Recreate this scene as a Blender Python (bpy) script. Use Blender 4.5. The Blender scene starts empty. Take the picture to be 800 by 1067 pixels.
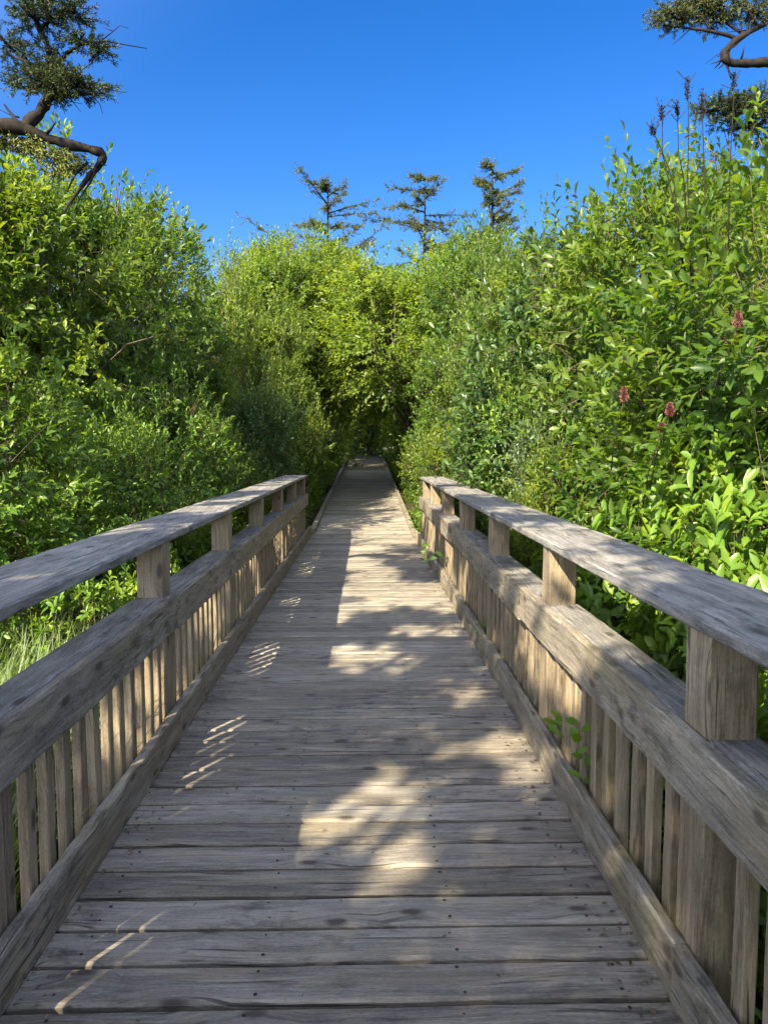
import bpy, math, random
import numpy as np
from mathutils import Vector, Matrix
PI = math.pi
S = bpy.context.scene
COL = S.collection

# ------------------------------------------------------------------ helpers
def link(o, parent=None):
    COL.objects.link(o)
    if parent is not None:
        o.parent = parent
    return o

def tag(o, label=None, cat=None, group=None, kind=None):
    if label: o['label'] = label
    if cat: o['category'] = cat
    if group: o['group'] = group
    if kind: o['kind'] = kind
    return o

def thing(name, label, cat, loc=(0, 0, 0), rz=0.0, group=None):
    o = bpy.data.objects.new(name, None)
    o.empty_display_size = 0.1
    o.location = loc
    o.rotation_euler = (0, 0, rz)
    link(o)
    return tag(o, label, cat, group)

def np_mesh(name, V, F, mats, smooth=False, uv=None, mat_idx=None, tint=None):
    """V (n,3); F list of equal-size index arrays, each (m,k)."""
    me = bpy.data.meshes.new(name)
    V = np.asarray(V, dtype=np.float32)
    me.vertices.add(len(V))
    me.vertices.foreach_set('co', V.ravel())
    if not isinstance(F, (list, tuple)):
        F = [F]
    loops = np.concatenate([f.ravel() for f in F]).astype(np.int32)
    tot = np.concatenate([np.full(len(f), f.shape[1], dtype=np.int32) for f in F])
    start = np.concatenate([[0], np.cumsum(tot)[:-1]]).astype(np.int32)
    me.loops.add(len(loops))
    me.loops.foreach_set('vertex_index', loops)
    me.polygons.add(len(tot))
    me.polygons.foreach_set('loop_start', start)
    if smooth:
        me.polygons.foreach_set('use_smooth', np.ones(len(tot), dtype=bool))
    for m in mats:
        me.materials.append(m)
    if mat_idx is not None:
        me.polygons.foreach_set('material_index', np.asarray(mat_idx, dtype=np.int32))
    if uv is not None:
        l = me.uv_layers.new(name='UVMap')
        l.data.foreach_set('uv', np.asarray(uv, dtype=np.float32).ravel())
    if tint is not None:
        at = me.attributes.new('tint', 'FLOAT', 'POINT'); at.data.foreach_set('value', np.asarray(tint, dtype=np.float32))
    me.update(calc_edges=True)
    me.validate()
    return me

def mesh_obj(name, me, parent=None):
    return link(bpy.data.objects.new(name, me), parent)

def nrm(a):
    return a / np.maximum(np.linalg.norm(a, axis=-1, keepdims=True), 1e-9)

class Builder:
    """boards, tubes and blobs -> one mesh"""
    def __init__(s):
        s.v = []; s.f = []; s.uv = []; s.mi = []
    def quadgrid(s, rings, L, peri, off, cap=True, mi=0, closed=True):
        n = len(rings[0]); base = len(s.v)
        for r in rings: s.v.extend(r)
        ou, ov = off
        for i in range(len(rings) - 1):
            for j in range(n if closed else n - 1):
                k = (j + 1) % n
                s.f.append((base + i*n + j, base + i*n + k, base + (i+1)*n + k, base + (i+1)*n + j))
                p0, p1 = peri[j], peri[j+1]
                s.uv.extend([(ou + L[i], ov + p0), (ou + L[i], ov + p1), (ou + L[i+1], ov + p1), (ou + L[i+1], ov + p0)])
                s.mi.append(mi)
        if cap:
            for i, rev in ((0, True), (len(rings) - 1, False)):
                idx = [base + i*n + j for j in range(n)]
                pts = [rings[i][j] for j in range(n)]
                if rev: idx = idx[::-1]; pts = pts[::-1]
                s.f.append(tuple(idx))
                o = pts[0]
                s.uv.extend([(ou + 0.6*(Vector(p) - Vector(o)).length, ov + 0.3*(p[0] + p[1]) + p[2]) for p in pts])
                s.mi.append(mi)
    def board(s, a, b, w, t, side, rng, seg=1, ch=0.004, jit=0.0, mi=0, wob=0.0):
        """a,b: centre line ends. side: unit vector of the w direction. t is across."""
        a = Vector(a); b = Vector(b)
        d = (b - a); ln = d.length; d.normalize()
        sd = Vector(side); sd = (sd - d*sd.dot(d)).normalized()
        up = d.cross(sd).normalized()
        hw, ht = w/2, t/2
        prof = [(-hw+ch, -ht), (hw-ch, -ht), (hw, -ht+ch), (hw, ht-ch), (hw-ch, ht), (-hw+ch, ht), (-hw, ht-ch), (-hw, -ht+ch)]
        peri = [0]
        for i in range(8):
            p, q = prof[i], prof[(i+1) % 8]
            peri.append(peri[-1] + math.hypot(p[0]-q[0], p[1]-q[1]))
        off = (rng.uniform(0, 60), rng.uniform(0, 60))
        rings = []; Ls = []
        ph = rng.uniform(0, 6.28)
        for i in range(seg + 1):
            f = i/seg
            c = a + (b - a)*f
            wv = wob*math.sin(ph + f*ln*2.1)
            ring = []
            for (x, y) in prof:
                jx = rng.uniform(-jit, jit); jy = rng.uniform(-jit, jit)
                ring.append(tuple(c + sd*(x + jx + wv) + up*(y + jy)))
            rings.append(ring); Ls.append(f*ln)
        s.quadgrid(rings, Ls, peri, off, True, mi)
    def tube(s, pts, rad, n=6, rng=random, mi=0, cap=True):
        pts = [Vector(p) for p in pts]
        rings = []; Ls = [0.0]
        u = None
        for i, p in enumerate(pts):
            d = (pts[min(i+1, len(pts)-1)] - pts[max(i-1, 0)]).normalized()
            if u is None:
                u = d.orthogonal().normalized()
            else:
                u = (u - d*u.dot(d))
                u = u.normalized() if u.length > 1e-5 else d.orthogonal().normalized()
            w = d.cross(u)
            r = rad[i]
            rings.append([tuple(p + (u*math.cos(2*PI*j/n) + w*math.sin(2*PI*j/n))*r*(1 + rng.uniform(-.08, .08))) for j in range(n)])
            if i: Ls.append(Ls[-1] + (p - pts[i-1]).length)
        peri = [j/n*2*PI*max(rad) for j in range(n+1)]
        s.quadgrid(rings, Ls, peri, (rng.uniform(0, 50), rng.uniform(0, 50)), cap, mi)
    def disc(s, c, r, n=6, mi=0, h=0.0015):
        base = len(s.v)
        for j in range(n):
            s.v.append((c[0] + r*math.cos(2*PI*j/n), c[1] + r*math.sin(2*PI*j/n), c[2]))
        s.f.append(tuple(range(base, base+n)))
        s.uv.extend([(0, 0)]*n); s.mi.append(mi)
    def mesh(s, name, mats, smooth=False):
        me = bpy.data.meshes.new(name)
        me.from_pydata(s.v, [], s.f)
        l = me.uv_layers.new(name='UVMap')
        l.data.foreach_set('uv', np.asarray(s.uv, dtype=np.float32).ravel())
        for m in mats: me.materials.append(m)
        me.polygons.foreach_set('material_index', np.asarray(s.mi, dtype=np.int32))
        if smooth: me.polygons.foreach_set('use_smooth', np.ones(len(s.f), dtype=bool))
        me.update(); return me
    def obj(s, name, mats, parent=None, smooth=False):
        if not isinstance(mats, (list, tuple)): mats = [mats]
        return mesh_obj(name, s.mesh(name, mats, smooth), parent)

# ------------------------------------------------------------------ materials
class NT:
    def __init__(s, name):
        s.m = bpy.data.materials.new(name); s.m.use_nodes = True
        s.t = s.m.node_tree; s.t.nodes.clear()
        s.out = s.t.nodes.new('ShaderNodeOutputMaterial')
    def n(s, typ, ins=None, **kw):
        nd = s.t.nodes.new(typ)
        for k, v in kw.items(): setattr(nd, k, v)
        for k, v in (ins or {}).items():
            if isinstance(v, bpy.types.NodeSocket): s.t.links.new(v, nd.inputs[k])
            else: nd.inputs[k].default_value = v
        return nd
    def math(s, op, a, b=None, c=None, clamp=False):
        ins = {0: a}
        if b is not None: ins[1] = b
        if c is not None: ins[2] = c
        nd = s.n('ShaderNodeMath', ins, operation=op); nd.use_clamp = clamp
        return nd.outputs[0]
    def mix(s, f, a, b, blend='MIX'):
        nd = s.t.nodes.new('ShaderNodeMix'); nd.data_type = 'RGBA'; nd.blend_type = blend
        for i, v in ((0, f), (6, a), (7, b)):
            if isinstance(v, bpy.types.NodeSocket): s.t.links.new(v, nd.inputs[i])
            else: nd.inputs[i].default_value = v
        return nd.outputs[2]
    def ramp(s, f, stops, interp='LINEAR'):
        nd = s.t.nodes.new('ShaderNodeValToRGB'); cr = nd.color_ramp; cr.interpolation = interp
        while len(cr.elements) < len(stops): cr.elements.new(0.5)
        for e, (p, c) in zip(cr.elements, stops):
            e.position = p; e.color = c if len(c) == 4 else (*c, 1)
        s.t.links.new(f, nd.inputs[0]); return nd.outputs[0]
    def noise(s, vec, scale=1.0, detail=4.0, rough=0.55, dist=0.0):
        return s.n('ShaderNodeTexNoise', {'Vector': vec, 'Scale': scale, 'Detail': detail, 'Roughness': rough, 'Distortion': dist}).outputs[0]
    def scale(s, vec, sc):
        return s.n('ShaderNodeVectorMath', {0: vec, 1: sc}, operation='MULTIPLY').outputs[0]
    def surf(s, sh): s.t.links.new(sh, s.out.inputs[0])

def g(v): return (v[0], v[1], v[2], 1)

def wood_mat(name, dark, mid, light, moss=0.0, mosscol=(.20, .17, .045), warm=0.25, stain=0.5, bump=0.5):
    t = NT(name)
    uv = t.n('ShaderNodeTexCoord').outputs['UV']
    pos = t.n('ShaderNodeNewGeometry')
    isl = pos.outputs['Random Per Island']
    wpos = pos.outputs['Position']
    # slow warp so that the grain wanders
    wn = t.n('ShaderNodeTexNoise', {'Vector': t.scale(uv, (1.3, 3.0, 1)), 'Scale': 1.0, 'Detail': 2.0})
    warp = t.n('ShaderNodeVectorMath', {0: wn.outputs[1], 1: (0.0, 0.06, 0.0)}, operation='MULTIPLY').outputs[0]
    # knots
    uvk = t.n('ShaderNodeVectorMath', {0: uv, 1: t.n('ShaderNodeVectorMath', {0: t.n('ShaderNodeTexNoise', {'Vector': t.scale(uv, (14, 20, 1)), 'Scale': 1.0, 'Detail': 2.0}).outputs[1], 1: (.03, .012, 0)}, operation='MULTIPLY').outputs[0]}, operation='ADD').outputs[0]
    kv = t.n('ShaderNodeTexVoronoi', {'Vector': t.scale(uvk, (2.4, 5.5, 1)), 'Scale': 1.0, 'Randomness': 1.0}, voronoi_dimensions='2D')
    kd = kv.outputs['Distance']
    kcol = t.n('ShaderNodeSeparateColor', {0: kv.outputs['Color']}).outputs[0]
    ksel = t.math('GREATER_THAN', kcol, 0.55)
    knot = t.math('MULTIPLY', t.math('MULTIPLY', 1.8, t.math('SUBTRACT', 1.0, t.math('MULTIPLY', kd, 8.5), clamp=True), clamp=True), ksel)
    kring = t.math('MULTIPLY', t.math('SUBTRACT', 1.0, t.math('MULTIPLY', kd, 2.6), clamp=True), ksel)
    uvw = t.n('ShaderNodeVectorMath', {0: uv, 1: warp}, operation='ADD').outputs[0]
    kw = t.n('ShaderNodeCombineXYZ', {1: t.math('MULTIPLY', kring, 0.035)}).outputs[0]
    uvw = t.n('ShaderNodeVectorMath', {0: uvw, 1: kw}, operation='ADD').outputs[0]
    fine = t.noise(t.scale(uvw, (7.0, 120, 1)), 1, 6, .72)
    mids = t.noise(t.scale(uvw, (2.6, 34, 1)), 1, 5, .68)
    broad = t.noise(t.scale(uvw, (1.6, 9, 1)), 1, 4, .6)
    blot = t.noise(t.scale(uv, (7, 16, 1)), 1, 6, .72)
    patch = t.noise(wpos, 1.7, 4, .6)
    spk = t.noise(t.scale(uv, (60, 170, 1)), 1, 4, .75)
    v = t.math('ADD', t.math('MULTIPLY', fine, .40), t.math('ADD', t.math('MULTIPLY', mids, .30), t.math('MULTIPLY', broad, .34)))
    v = t.math('ADD', v, t.math('MULTIPLY', t.math('SUBTRACT', isl, .5), .12))
    v = t.math('ADD', v, t.math('MULTIPLY', t.math('SUBTRACT', spk, .5), .28))
    col = t.ramp(v, [(.41, dark), (.525, mid), (.65, light)])
    # tan fibre showing through grey weathering
    tan = t.ramp(t.noise(t.scale(uvw, (1.7, 16, 1)), 1, 4, .6), [(.48, (0, 0, 0)), (.68, (1, 1, 1))])
    col = t.mix(t.math('MULTIPLY', tan, warm), col, (.33, .26, .16, 1))
    # dark weather stains
    st = t.ramp(blot, [(.50, (0, 0, 0)), (.62, (1, 1, 1))])
    st2 = t.ramp(patch, [(.42, (0, 0, 0)), (.62, (1, 1, 1))])
    col = t.mix(t.math('MULTIPLY', t.math('MULTIPLY', st, st2), stain), col, g([c*.45 for c in dark]))
    # drying checks
    ck = t.noise(t.scale(uvw, (1.6, 60, 1)), 1, 3, .6)
    ckm = t.ramp(ck, [(.585, (0, 0, 0)), (.63, (1, 1, 1))])
    gate = t.ramp(broad, [(.46, (0, 0, 0)), (.56, (1, 1, 1))])
    check = t.math('MULTIPLY', ckm, gate)
    col = t.mix(t.math('MULTIPLY', check, .8), col, (.022, .019, .016, 1))
    col = t.mix(t.math('MULTIPLY', kring, .35), col, g([c*.8 for c in mid]))
    col = t.mix(t.math('MULTIPLY', knot, .88), col, (.055, .042, .034, 1))
    if moss > 0:
        mn = t.noise(wpos, 2.3, 5, .65)
        mm = t.ramp(mn, [(.50, (0, 0, 0)), (.70, (1, 1, 1))])
        col = t.mix(t.math('MULTIPLY', mm, moss), col, g(mosscol))
    h = t.math('SUBTRACT', v, t.math('ADD', t.math('MULTIPLY', check, .5), t.math('MULTIPLY', knot, .1)))
    bp = t.n('ShaderNodeBump', {'Strength': bump, 'Distance': .009, 'Height': h}).outputs[0]
    b = t.n('ShaderNodeBsdfPrincipled', {'Base Color': col, 'Roughness': t.math('MULTIPLY_ADD', mids, .3, .55), 'Normal': bp, 'Specular IOR Level': .35})
    t.surf(b.outputs[0])
    return t.m

def leaf_mat(name, c_dark, c_mid, c_light, trans=.54, rough=.40, tcol=None, spec=.45):
    t = NT(name)
    ge = t.n('ShaderNodeNewGeometry'); oi = t.n('ShaderNodeObjectInfo')
    r = ge.outputs['Random Per Island']
    ti = t.n('ShaderNodeAttribute', attribute_name='tint').outputs['Fac']
    v = t.math('ADD', t.math('ADD', t.math('MULTIPLY', r, .45), t.math('MULTIPLY', ti, .40)), t.math('MULTIPLY', oi.outputs['Random'], .22))
    col = t.ramp(v, [(.10, c_dark), (.55, c_mid), (.95, c_light)])
    # leaf blotch
    nz = t.noise(ge.outputs['Position'], 1.1, 3, .55)
    col = t.mix(t.math('MULTIPLY', t.ramp(nz, [(.48, (0, 0, 0)), (.66, (1, 1, 1))]), .55), col, g(c_light))
    back = t.mix(ge.outputs['Backfacing'], col, t.mix(.35, col, (.16, .2, .10, 1)))
    tc = t.mix(1.0, col, g(tcol or (1.65, 1.5, .42)), 'MULTIPLY')
    d = t.n('ShaderNodeBsdfPrincipled', {'Base Color': back, 'Roughness': rough, 'Specular IOR Level': spec})
    tr = t.n('ShaderNodeBsdfTranslucent', {'Color': tc})
    mx = t.n('ShaderNodeMixShader', {0: trans, 1: d.outputs[0], 2: tr.outputs[0]})
    t.surf(mx.outputs[0]); return t.m

def bark_mat(name, a, b, sc=18):
    t = NT(name)
    ge = t.n('ShaderNodeNewGeometry')
    n = t.noise(ge.outputs['Position'], sc, 5, .65)
    col = t.ramp(n, [(.35, a), (.68, b)])
    bp = t.n('ShaderNodeBump', {'Strength': .6, 'Distance': .01, 'Height': n}).outputs[0]
    p = t.n('ShaderNodeBsdfPrincipled', {'Base Color': col, 'Roughness': .85, 'Normal': bp, 'Specular IOR Level': .2})
    t.surf(p.outputs[0]); return t.m

def plain_mat(name, col, rough=.6, vary=.3, sc=25):
    t = NT(name)
    ge = t.n('ShaderNodeNewGeometry')
    n = t.noise(ge.outputs['Position'], sc, 3, .6)
    c = t.ramp(n, [(.3, [x*(1-vary) for x in col]), (.7, [min(1, x*(1+vary)) for x in col])])
    p = t.n('ShaderNodeBsdfPrincipled', {'Base Color': c, 'Roughness': rough, 'Specular IOR Level': .3})
    t.surf(p.outputs[0]); return t.m

M = {}
M['deck'] = wood_mat('weathered_deck_wood', (.105, .092, .078), (.220, .196, .164), (.360, .328, .28), moss=.12, warm=.34, stain=.7)
M['rail'] = wood_mat('weathered_rail_wood', (.058, .050, .040), (.190, .166, .132), (.36, .325, .265), moss=.42, mosscol=(.24, .20, .07), warm=.42, stain=.75)
M['cap'] = wood_mat('weathered_cap_wood', (.062, .058, .056), (.185, .175, .165), (.36, .345, .325), moss=.05, warm=.12, stain=.75)
M['post'] = wood_mat('post_wood', (.075, .058, .040), (.215, .170, .118), (.36, .295, .21), moss=.25, warm=.5, stain=.4)
M['nail'] = plain_mat('nail_rust', (.03, .024, .02), .7)
M['willow'] = leaf_mat('willow_leaf', (.028, .074, .013), (.078, .158, .021), (.200, .272, .034))
M['myrtle'] = leaf_mat('myrtle_leaf', (.038, .086, .013), (.104, .180, .021), (.240, .305, .034))
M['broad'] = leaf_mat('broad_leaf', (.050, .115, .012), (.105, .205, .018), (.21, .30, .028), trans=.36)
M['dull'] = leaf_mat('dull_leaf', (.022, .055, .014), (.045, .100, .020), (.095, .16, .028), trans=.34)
M['bluish'] = leaf_mat('greyish_leaf', (.040, .070, .035), (.065, .11, .05), (.10, .15, .06), trans=.28)
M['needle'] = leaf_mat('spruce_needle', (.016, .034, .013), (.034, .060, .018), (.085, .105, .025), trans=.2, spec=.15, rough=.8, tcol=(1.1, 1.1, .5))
M['needle_pale'] = leaf_mat('pale_spruce_needle', (.05, .065, .022), (.10, .115, .035), (.17, .17, .05), trans=.15, rough=.8, spec=.15, tcol=(1.1, 1.1, .5))  # paler, yellower green than the other spruce needles
M['moss'] = leaf_mat('branch_moss', (.06, .075, .012), (.13, .15, .02), (.2, .21, .03), trans=.2, rough=.8, tcol=(1.1, 1.1, .5))
M['grass'] = leaf_mat('marsh_grass', (.07, .12, .03), (.13, .2, .055), (.24, .30, .10), trans=.3, rough=.5)
M['bark'] = bark_mat('grey_brown_bark', (.045, .036, .028), (.15, .125, .10))
M['twig'] = bark_mat('twig_bark', (.07, .052, .035), (.19, .15, .10), 30)
M['darkbark'] = bark_mat('shaded_spruce_bark', (.007, .006, .0055), (.026, .020, .018), 22)  # shade on the corner limb is put into this near-black bark colour
M['deadtwig'] = bark_mat('dead_twig', (.010, .008, .007), (.035, .026, .020), 40)
M['flower'] = leaf_mat('pink_flower', (.17, .045, .05), (.25, .075, .085), (.34, .14, .14), trans=.25, rough=.7, tcol=(1.1, .8, .8))

def ground_mat():
    t = NT('marsh_soil')
    ge = t.n('ShaderNodeNewGeometry')
    n = t.noise(ge.outputs['Position'], 3, 6, .65); n2 = t.noise(ge.outputs['Position'], .5, 4, .6)
    c = t.ramp(n, [(.32, (.022, .018, .012)), (.55, (.055, .045, .026)), (.72, (.10, .08, .045))])
    c = t.mix(t.ramp(n2, [(.42, (0, 0, 0)), (.6, (.8, .8, .8))]), c, (.035, .055, .014, 1))
    bp = t.n('ShaderNodeBump', {'Strength': .8, 'Distance': .05, 'Height': n}).outputs[0]
    p = t.n('ShaderNodeBsdfPrincipled', {'Base Color': c, 'Roughness': .95, 'Normal': bp, 'Specular IOR Level': .1})
    t.surf(p.outputs[0]); return t.m
M['ground'] = ground_mat()

# ------------------------------------------------------------------ camera, light
CAMH = 1.55
F_PX = 770.0
RAMP0, RAMP1, SLOPE = 13.0, 40.0, 0.0425
def deck_z(y):
    return 0.0 if y < RAMP0 else SLOPE*(min(y, RAMP1) - RAMP0)
def ground_z(x, y):
    b = -.55 + .45*min(max((y - 8)/8, 0), 1)
    return b + deck_z(y) + .06*math.sin(x*1.3 + y*.7) + .05*math.sin(y*1.9 - x*.6)

cam_d = bpy.data.cameras.new('camera'); cam = link(bpy.data.objects.new('camera', cam_d))
cam_d.sensor_fit = 'HORIZONTAL'; cam_d.sensor_width = 36.0; cam_d.lens = 36.0*F_PX/800.0
cam_d.clip_end = 3000; cam_d.clip_start = .05
cam.location = (0, 0, CAMH)
cam.rotation_euler = (PI/2 - math.radians(4.86), 0, -math.radians(1.34))
S.camera = cam

SUN_D = Vector((.70, 1.10, -1.0)).normalized()
sd = bpy.data.lights.new('sun', 'SUN'); sun = link(bpy.data.objects.new('sun', sd))
sd.energy = 5.0; sd.angle = math.radians(.53); sd.color = (1.0, .88, .64)
sun.rotation_euler = SUN_D.to_track_quat('-Z', 'Y').to_euler()
sun.location = (-6, -8, 12)

SKY_SAT = (1.36, .5); SKY_VAL = (.445, 1.12)
w = bpy.data.worlds.new('World'); S.world = w; w.use_nodes = True
nt = w.node_tree; nt.nodes.clear()
wo = nt.nodes.new('ShaderNodeOutputWorld'); bg = nt.nodes.new('ShaderNodeBackground')
sky = nt.nodes.new('ShaderNodeTexSky'); sky.sky_type = 'NISHITA'; sky.sun_disc = False
sky.sun_elevation = math.asin(-SUN_D.z)
sky.sun_rotation = math.atan2(-SUN_D.x, -SUN_D.y) % (2*PI)
sky.air_density = 1.0; sky.dust_density = .25; sky.ozone_density = 3.5; sky.altitude = 0
hs = nt.nodes.new('ShaderNodeHueSaturation')
hs.inputs['Hue'].default_value = .513
nt.links.new(sky.outputs[0], hs.inputs['Color'])
# deep polarised blue opposite the sun, paler and brighter round the sun
tc = nt.nodes.new('ShaderNodeTexCoord'); dt = nt.nodes.new('ShaderNodeVectorMath'); dt.operation = 'DOT_PRODUCT'
nt.links.new(tc.outputs['Generated'], dt.inputs[0]); dt.inputs[1].default_value = tuple(-SUN_D)
for sock, lo, hi in (('Saturation', SKY_SAT[0], SKY_SAT[1]), ('Value', SKY_VAL[0], SKY_VAL[1])):
    mr = nt.nodes.new('ShaderNodeMapRange'); mr.interpolation_type = 'SMOOTHSTEP'
    mr.inputs[1].default_value = -.25; mr.inputs[2].default_value = .35
    mr.inputs[3].default_value = lo; mr.inputs[4].default_value = hi
    nt.links.new(dt.outputs['Value'], mr.inputs[0]); nt.links.new(mr.outputs[0], hs.inputs[sock])
nt.links.new(hs.outputs[0], bg.inputs[0]); bg.inputs[1].default_value = .15
nt.links.new(bg.outputs[0], wo.inputs[0])

vs = S.view_settings
vs.view_transform = 'Standard'; vs.look = 'None'; vs.gamma = 1.0; vs.exposure = 1.82
vs.use_curve_mapping = False
S.cycles.use_denoising = True
S.cycles.max_bounces = 6; S.cycles.diffuse_bounces = 3; S.cycles.glossy_bounces = 2
S.cycles.transmission_bounces = 4; S.cycles.transparent_max_bounces = 8
S.cycles.sample_clamp_indirect = 4.0
S.cycles.caustics_reflective = False; S.cycles.caustics_refractive = False

# ------------------------------------------------------------------ ground sheet
def build_ground():
    xs = np.concatenate([[-600, -200, -80, -40], np.linspace(-20, 20, 61), [40, 80, 200, 600]])
    ys = np.concatenate([[-600, -200, -60], np.linspace(-12, 60, 100), [90, 150, 300, 700]])
    V = []
    for y in ys:
        for x in xs:
            V.append((x, y, ground_z(x, y)))
    nx = len(xs)
    F = []
    for j in range(len(ys)-1):
        for i in range(nx-1):
            a = j*nx + i
            F.append((a, a+1, a+nx+1, a+nx))
    me = np_mesh('ground', V, np.array(F), [M['ground']], smooth=True)
    tag(mesh_obj('ground', me), kind='structure')
build_ground()

# ------------------------------------------------------------------ boardwalk
XL, XR = -1.0, .845            # inner faces of the kerb boards
def build_deck():
    rng = random.Random(5)
    B = Builder(); pitch = .1705
    y = -2.4; i = 0
    while y < RAMP1 + .3:
        zc = deck_z(y)
        t = .04
        wd = pitch - rng.uniform(.017, .024)
        far = y > 14
        xl = XL - .10 + rng.uniform(-.015, .015); xr = XR + .10 + rng.uniform(-.015, .015)
        if far:
            xl = XL + .02 + rng.uniform(-.02, .02); xr = XR + .02 + rng.uniform(-.05, .03)
        dz = rng.uniform(-.0025, .0025); tilt = rng.uniform(-.003, .003)
        seg = 10 if y < 7 else (3 if y < 14 else 1)
        sl = SLOPE if y > RAMP0 else 0
        B.board((xl, y, zc - t/2 + dz), (xr, y + rng.uniform(-.003, .003), zc - t/2 + dz + tilt), wd, t, (0, 1, sl), rng, seg=seg,
                ch=.009, jit=.0020 if y < 7 else .0006)
        if y < 9:
            for nx in (XL + .12, -.33, .27, XR - .12):
                for k in (-.045, .045):
                    fx = (nx - xl)/(xr - xl)
                    B.disc((nx + rng.uniform(-.012, .012), y + k + rng.uniform(-.01, .01), zc + dz + tilt*fx + .0022), rng.uniform(.004, .0068), mi=1)
        y += pitch; i += 1
    o = B.obj('boardwalk', [M['deck'], M['nail']])
    tag(o, kind='structure')
    # joists below, so that the gaps show timber and not soil
    J = Builder()
    for x in (-.95, -.35, .25, .82):
        J.board((x, -2.4, -.14), (x, RAMP0, -.14), .05, .19, (1, 0, 0), rng, ch=.003)
        J.board((x, RAMP0, -.14), (x, RAMP1, SLOPE*(RAMP1-RAMP0) - .14), .05, .19, (1, 0, 0), rng, ch=.003)
    tag(J.obj('boardwalk_joist', M['rail']), kind='structure')
build_deck()

def build_railing(sgn, xk, label, posts, y0, y1, seed):
    """sgn -1 left, +1 right; xk = inner kerb face."""
    rng = random.Random(seed)
    root = thing('railing', label, 'railing', (xk, y0, 0))
    def X(d): return sgn*d            # local: d metres outside the kerb face
    def Y(y): return y - y0
    SD = (1, 0, 0)
    # cap: long wide plank in two lengths
    y = y0 - .03; first = True
    lens = [4.7, 5.2, 4.2] if sgn < 0 else [5.6, 4.4, 4.6]
    y = y0 - .02
    for L in lens:
        e = min(y + L, y1 + .12)
        if e - y < .3: break
        B = Builder()
        B.board((X(.225), Y(y), 1.083), (X(.225) + rng.uniform(-.008, .008), Y(e) - .006, 1.083 + rng.uniform(-.004, .004)), .375, .040, SD, rng,
                seg=int(L/.07), ch=.007, jit=.0020, wob=.003)
        B.obj('handrail', M['cap'], root)
        y = e
    # mid rail: face board + beam behind it, in lengths
    y = y0
    cuts = [3.6, 5.4, 3.6, 9] if sgn < 0 else [3.75, 1.75, 1.72, 1.7, 1.7, 1.7, 9]
    k = 0
    while y < y1 - .1:
        e = min(y + cuts[min(k, len(cuts)-1)], y1)
        n = max(2, int((e-y)/.07))
        off = rng.uniform(-.003, .003) if k % 2 else rng.uniform(.004, .012)
        if sgn > 0 and k > 1: off += .01*(k % 3 - 1)
        B = Builder()
        zt = .783 + rng.uniform(-.004, .004)
        B.board((X(.021 + off), Y(y) + .003, zt - .092), (X(.021 + off), Y(e) - .003, zt - .092), .042, .184, SD, rng, seg=n, ch=.006, jit=.0022, wob=.002)
        mb = B.obj('mid_rail', M['rail'], root)
        B = Builder()
        B.board((X(.122 + off), Y(y) + .003, zt - .026 - .004), (X(.122 + off), Y(e) - .003, zt - .026 - .004), .155, .052, SD, rng, seg=n, ch=.007, jit=.0018, wob=.002)
        B.obj('rail_ledge', M['cap'], mb)
        y = e; k += 1
    # kerb board lengths
    y = y0; k = 0
    cuts = [4.2, 4.5, 4.4, 9] if sgn < 0 else [3.62, 1.74, 1.72, 1.7, 1.7, 1.7, 9]
    if sgn > 0: cuts = [1.93 - y0, 3.45, 1.72, 1.7, 1.7, 1.7, 9]
    while y < y1 + .3:
        e = min(y + cuts[min(k, len(cuts)-1)], y1 + .5)
        off = rng.uniform(-.006, .006)
        if sgn > 0 and k > 1: off = .012*(k % 2) - .02*(k - 2)/3
        B = Builder()
        B.board((X(.022 + off), Y(y) + .002, .088), (X(.022 + off), Y(e) - .002, .088), .044, .176, SD, rng, seg=max(2, int((e-y)/.07)), ch=.007, jit=.0024, wob=.003)
        B.obj('kerb_board', M['rail'], root)
        y = e; k += 1
    # posts
    for py in posts:
        B = Builder()
        B.board((X(.12), Y(py), -.5), (X(.12), Y(py), .700), .14, .15, SD, rng, seg=10, ch=.006, jit=.0015)
        p = B.obj('post', M['post'], root)
        B = Builder()
        B.board((X(.122), Y(py), .772), (X(.122) + rng.uniform(-.004, .004), Y(py), 1.062), .135, .145, SD, rng, seg=5, ch=.006, jit=.0015)
        B.obj('post_block', M['post'], p)
    # balusters
    y = y0 + .08
    while y < y1 - .05:
        if min(abs(y - p) for p in posts) > .125:
            B = Builder()
            B.board((X(.078) + rng.uniform(-.003, .003), Y(y), -.12), (X(.078) + rng.uniform(-.004, .004), Y(y) + rng.uniform(-.006, .006), .722), .036, .056 + rng.uniform(-.005, .005), SD, rng,
                    seg=6, ch=.004, jit=.0012)
            B.obj('baluster', M['post'], root)
        y += .1455
    return root

LP = [-1.6, .2, 2.0, 3.88, 5.72, 7.5, 9.3, 11.05, 12.6]
RP = [-1.55, .2, 1.95, 3.66, 5.36, 7.06, 8.75, 10.4, 11.8]
build_railing(-1, XL, 'weathered grey timber railing along the left edge, its cap mostly in bluish shade', LP, .3, 12.75, 11)
build_railing(1, XR, 'weathered timber railing along the right edge, mossy kerb, sunlit spots on its cap', RP, .3, 12.0, 12)

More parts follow.
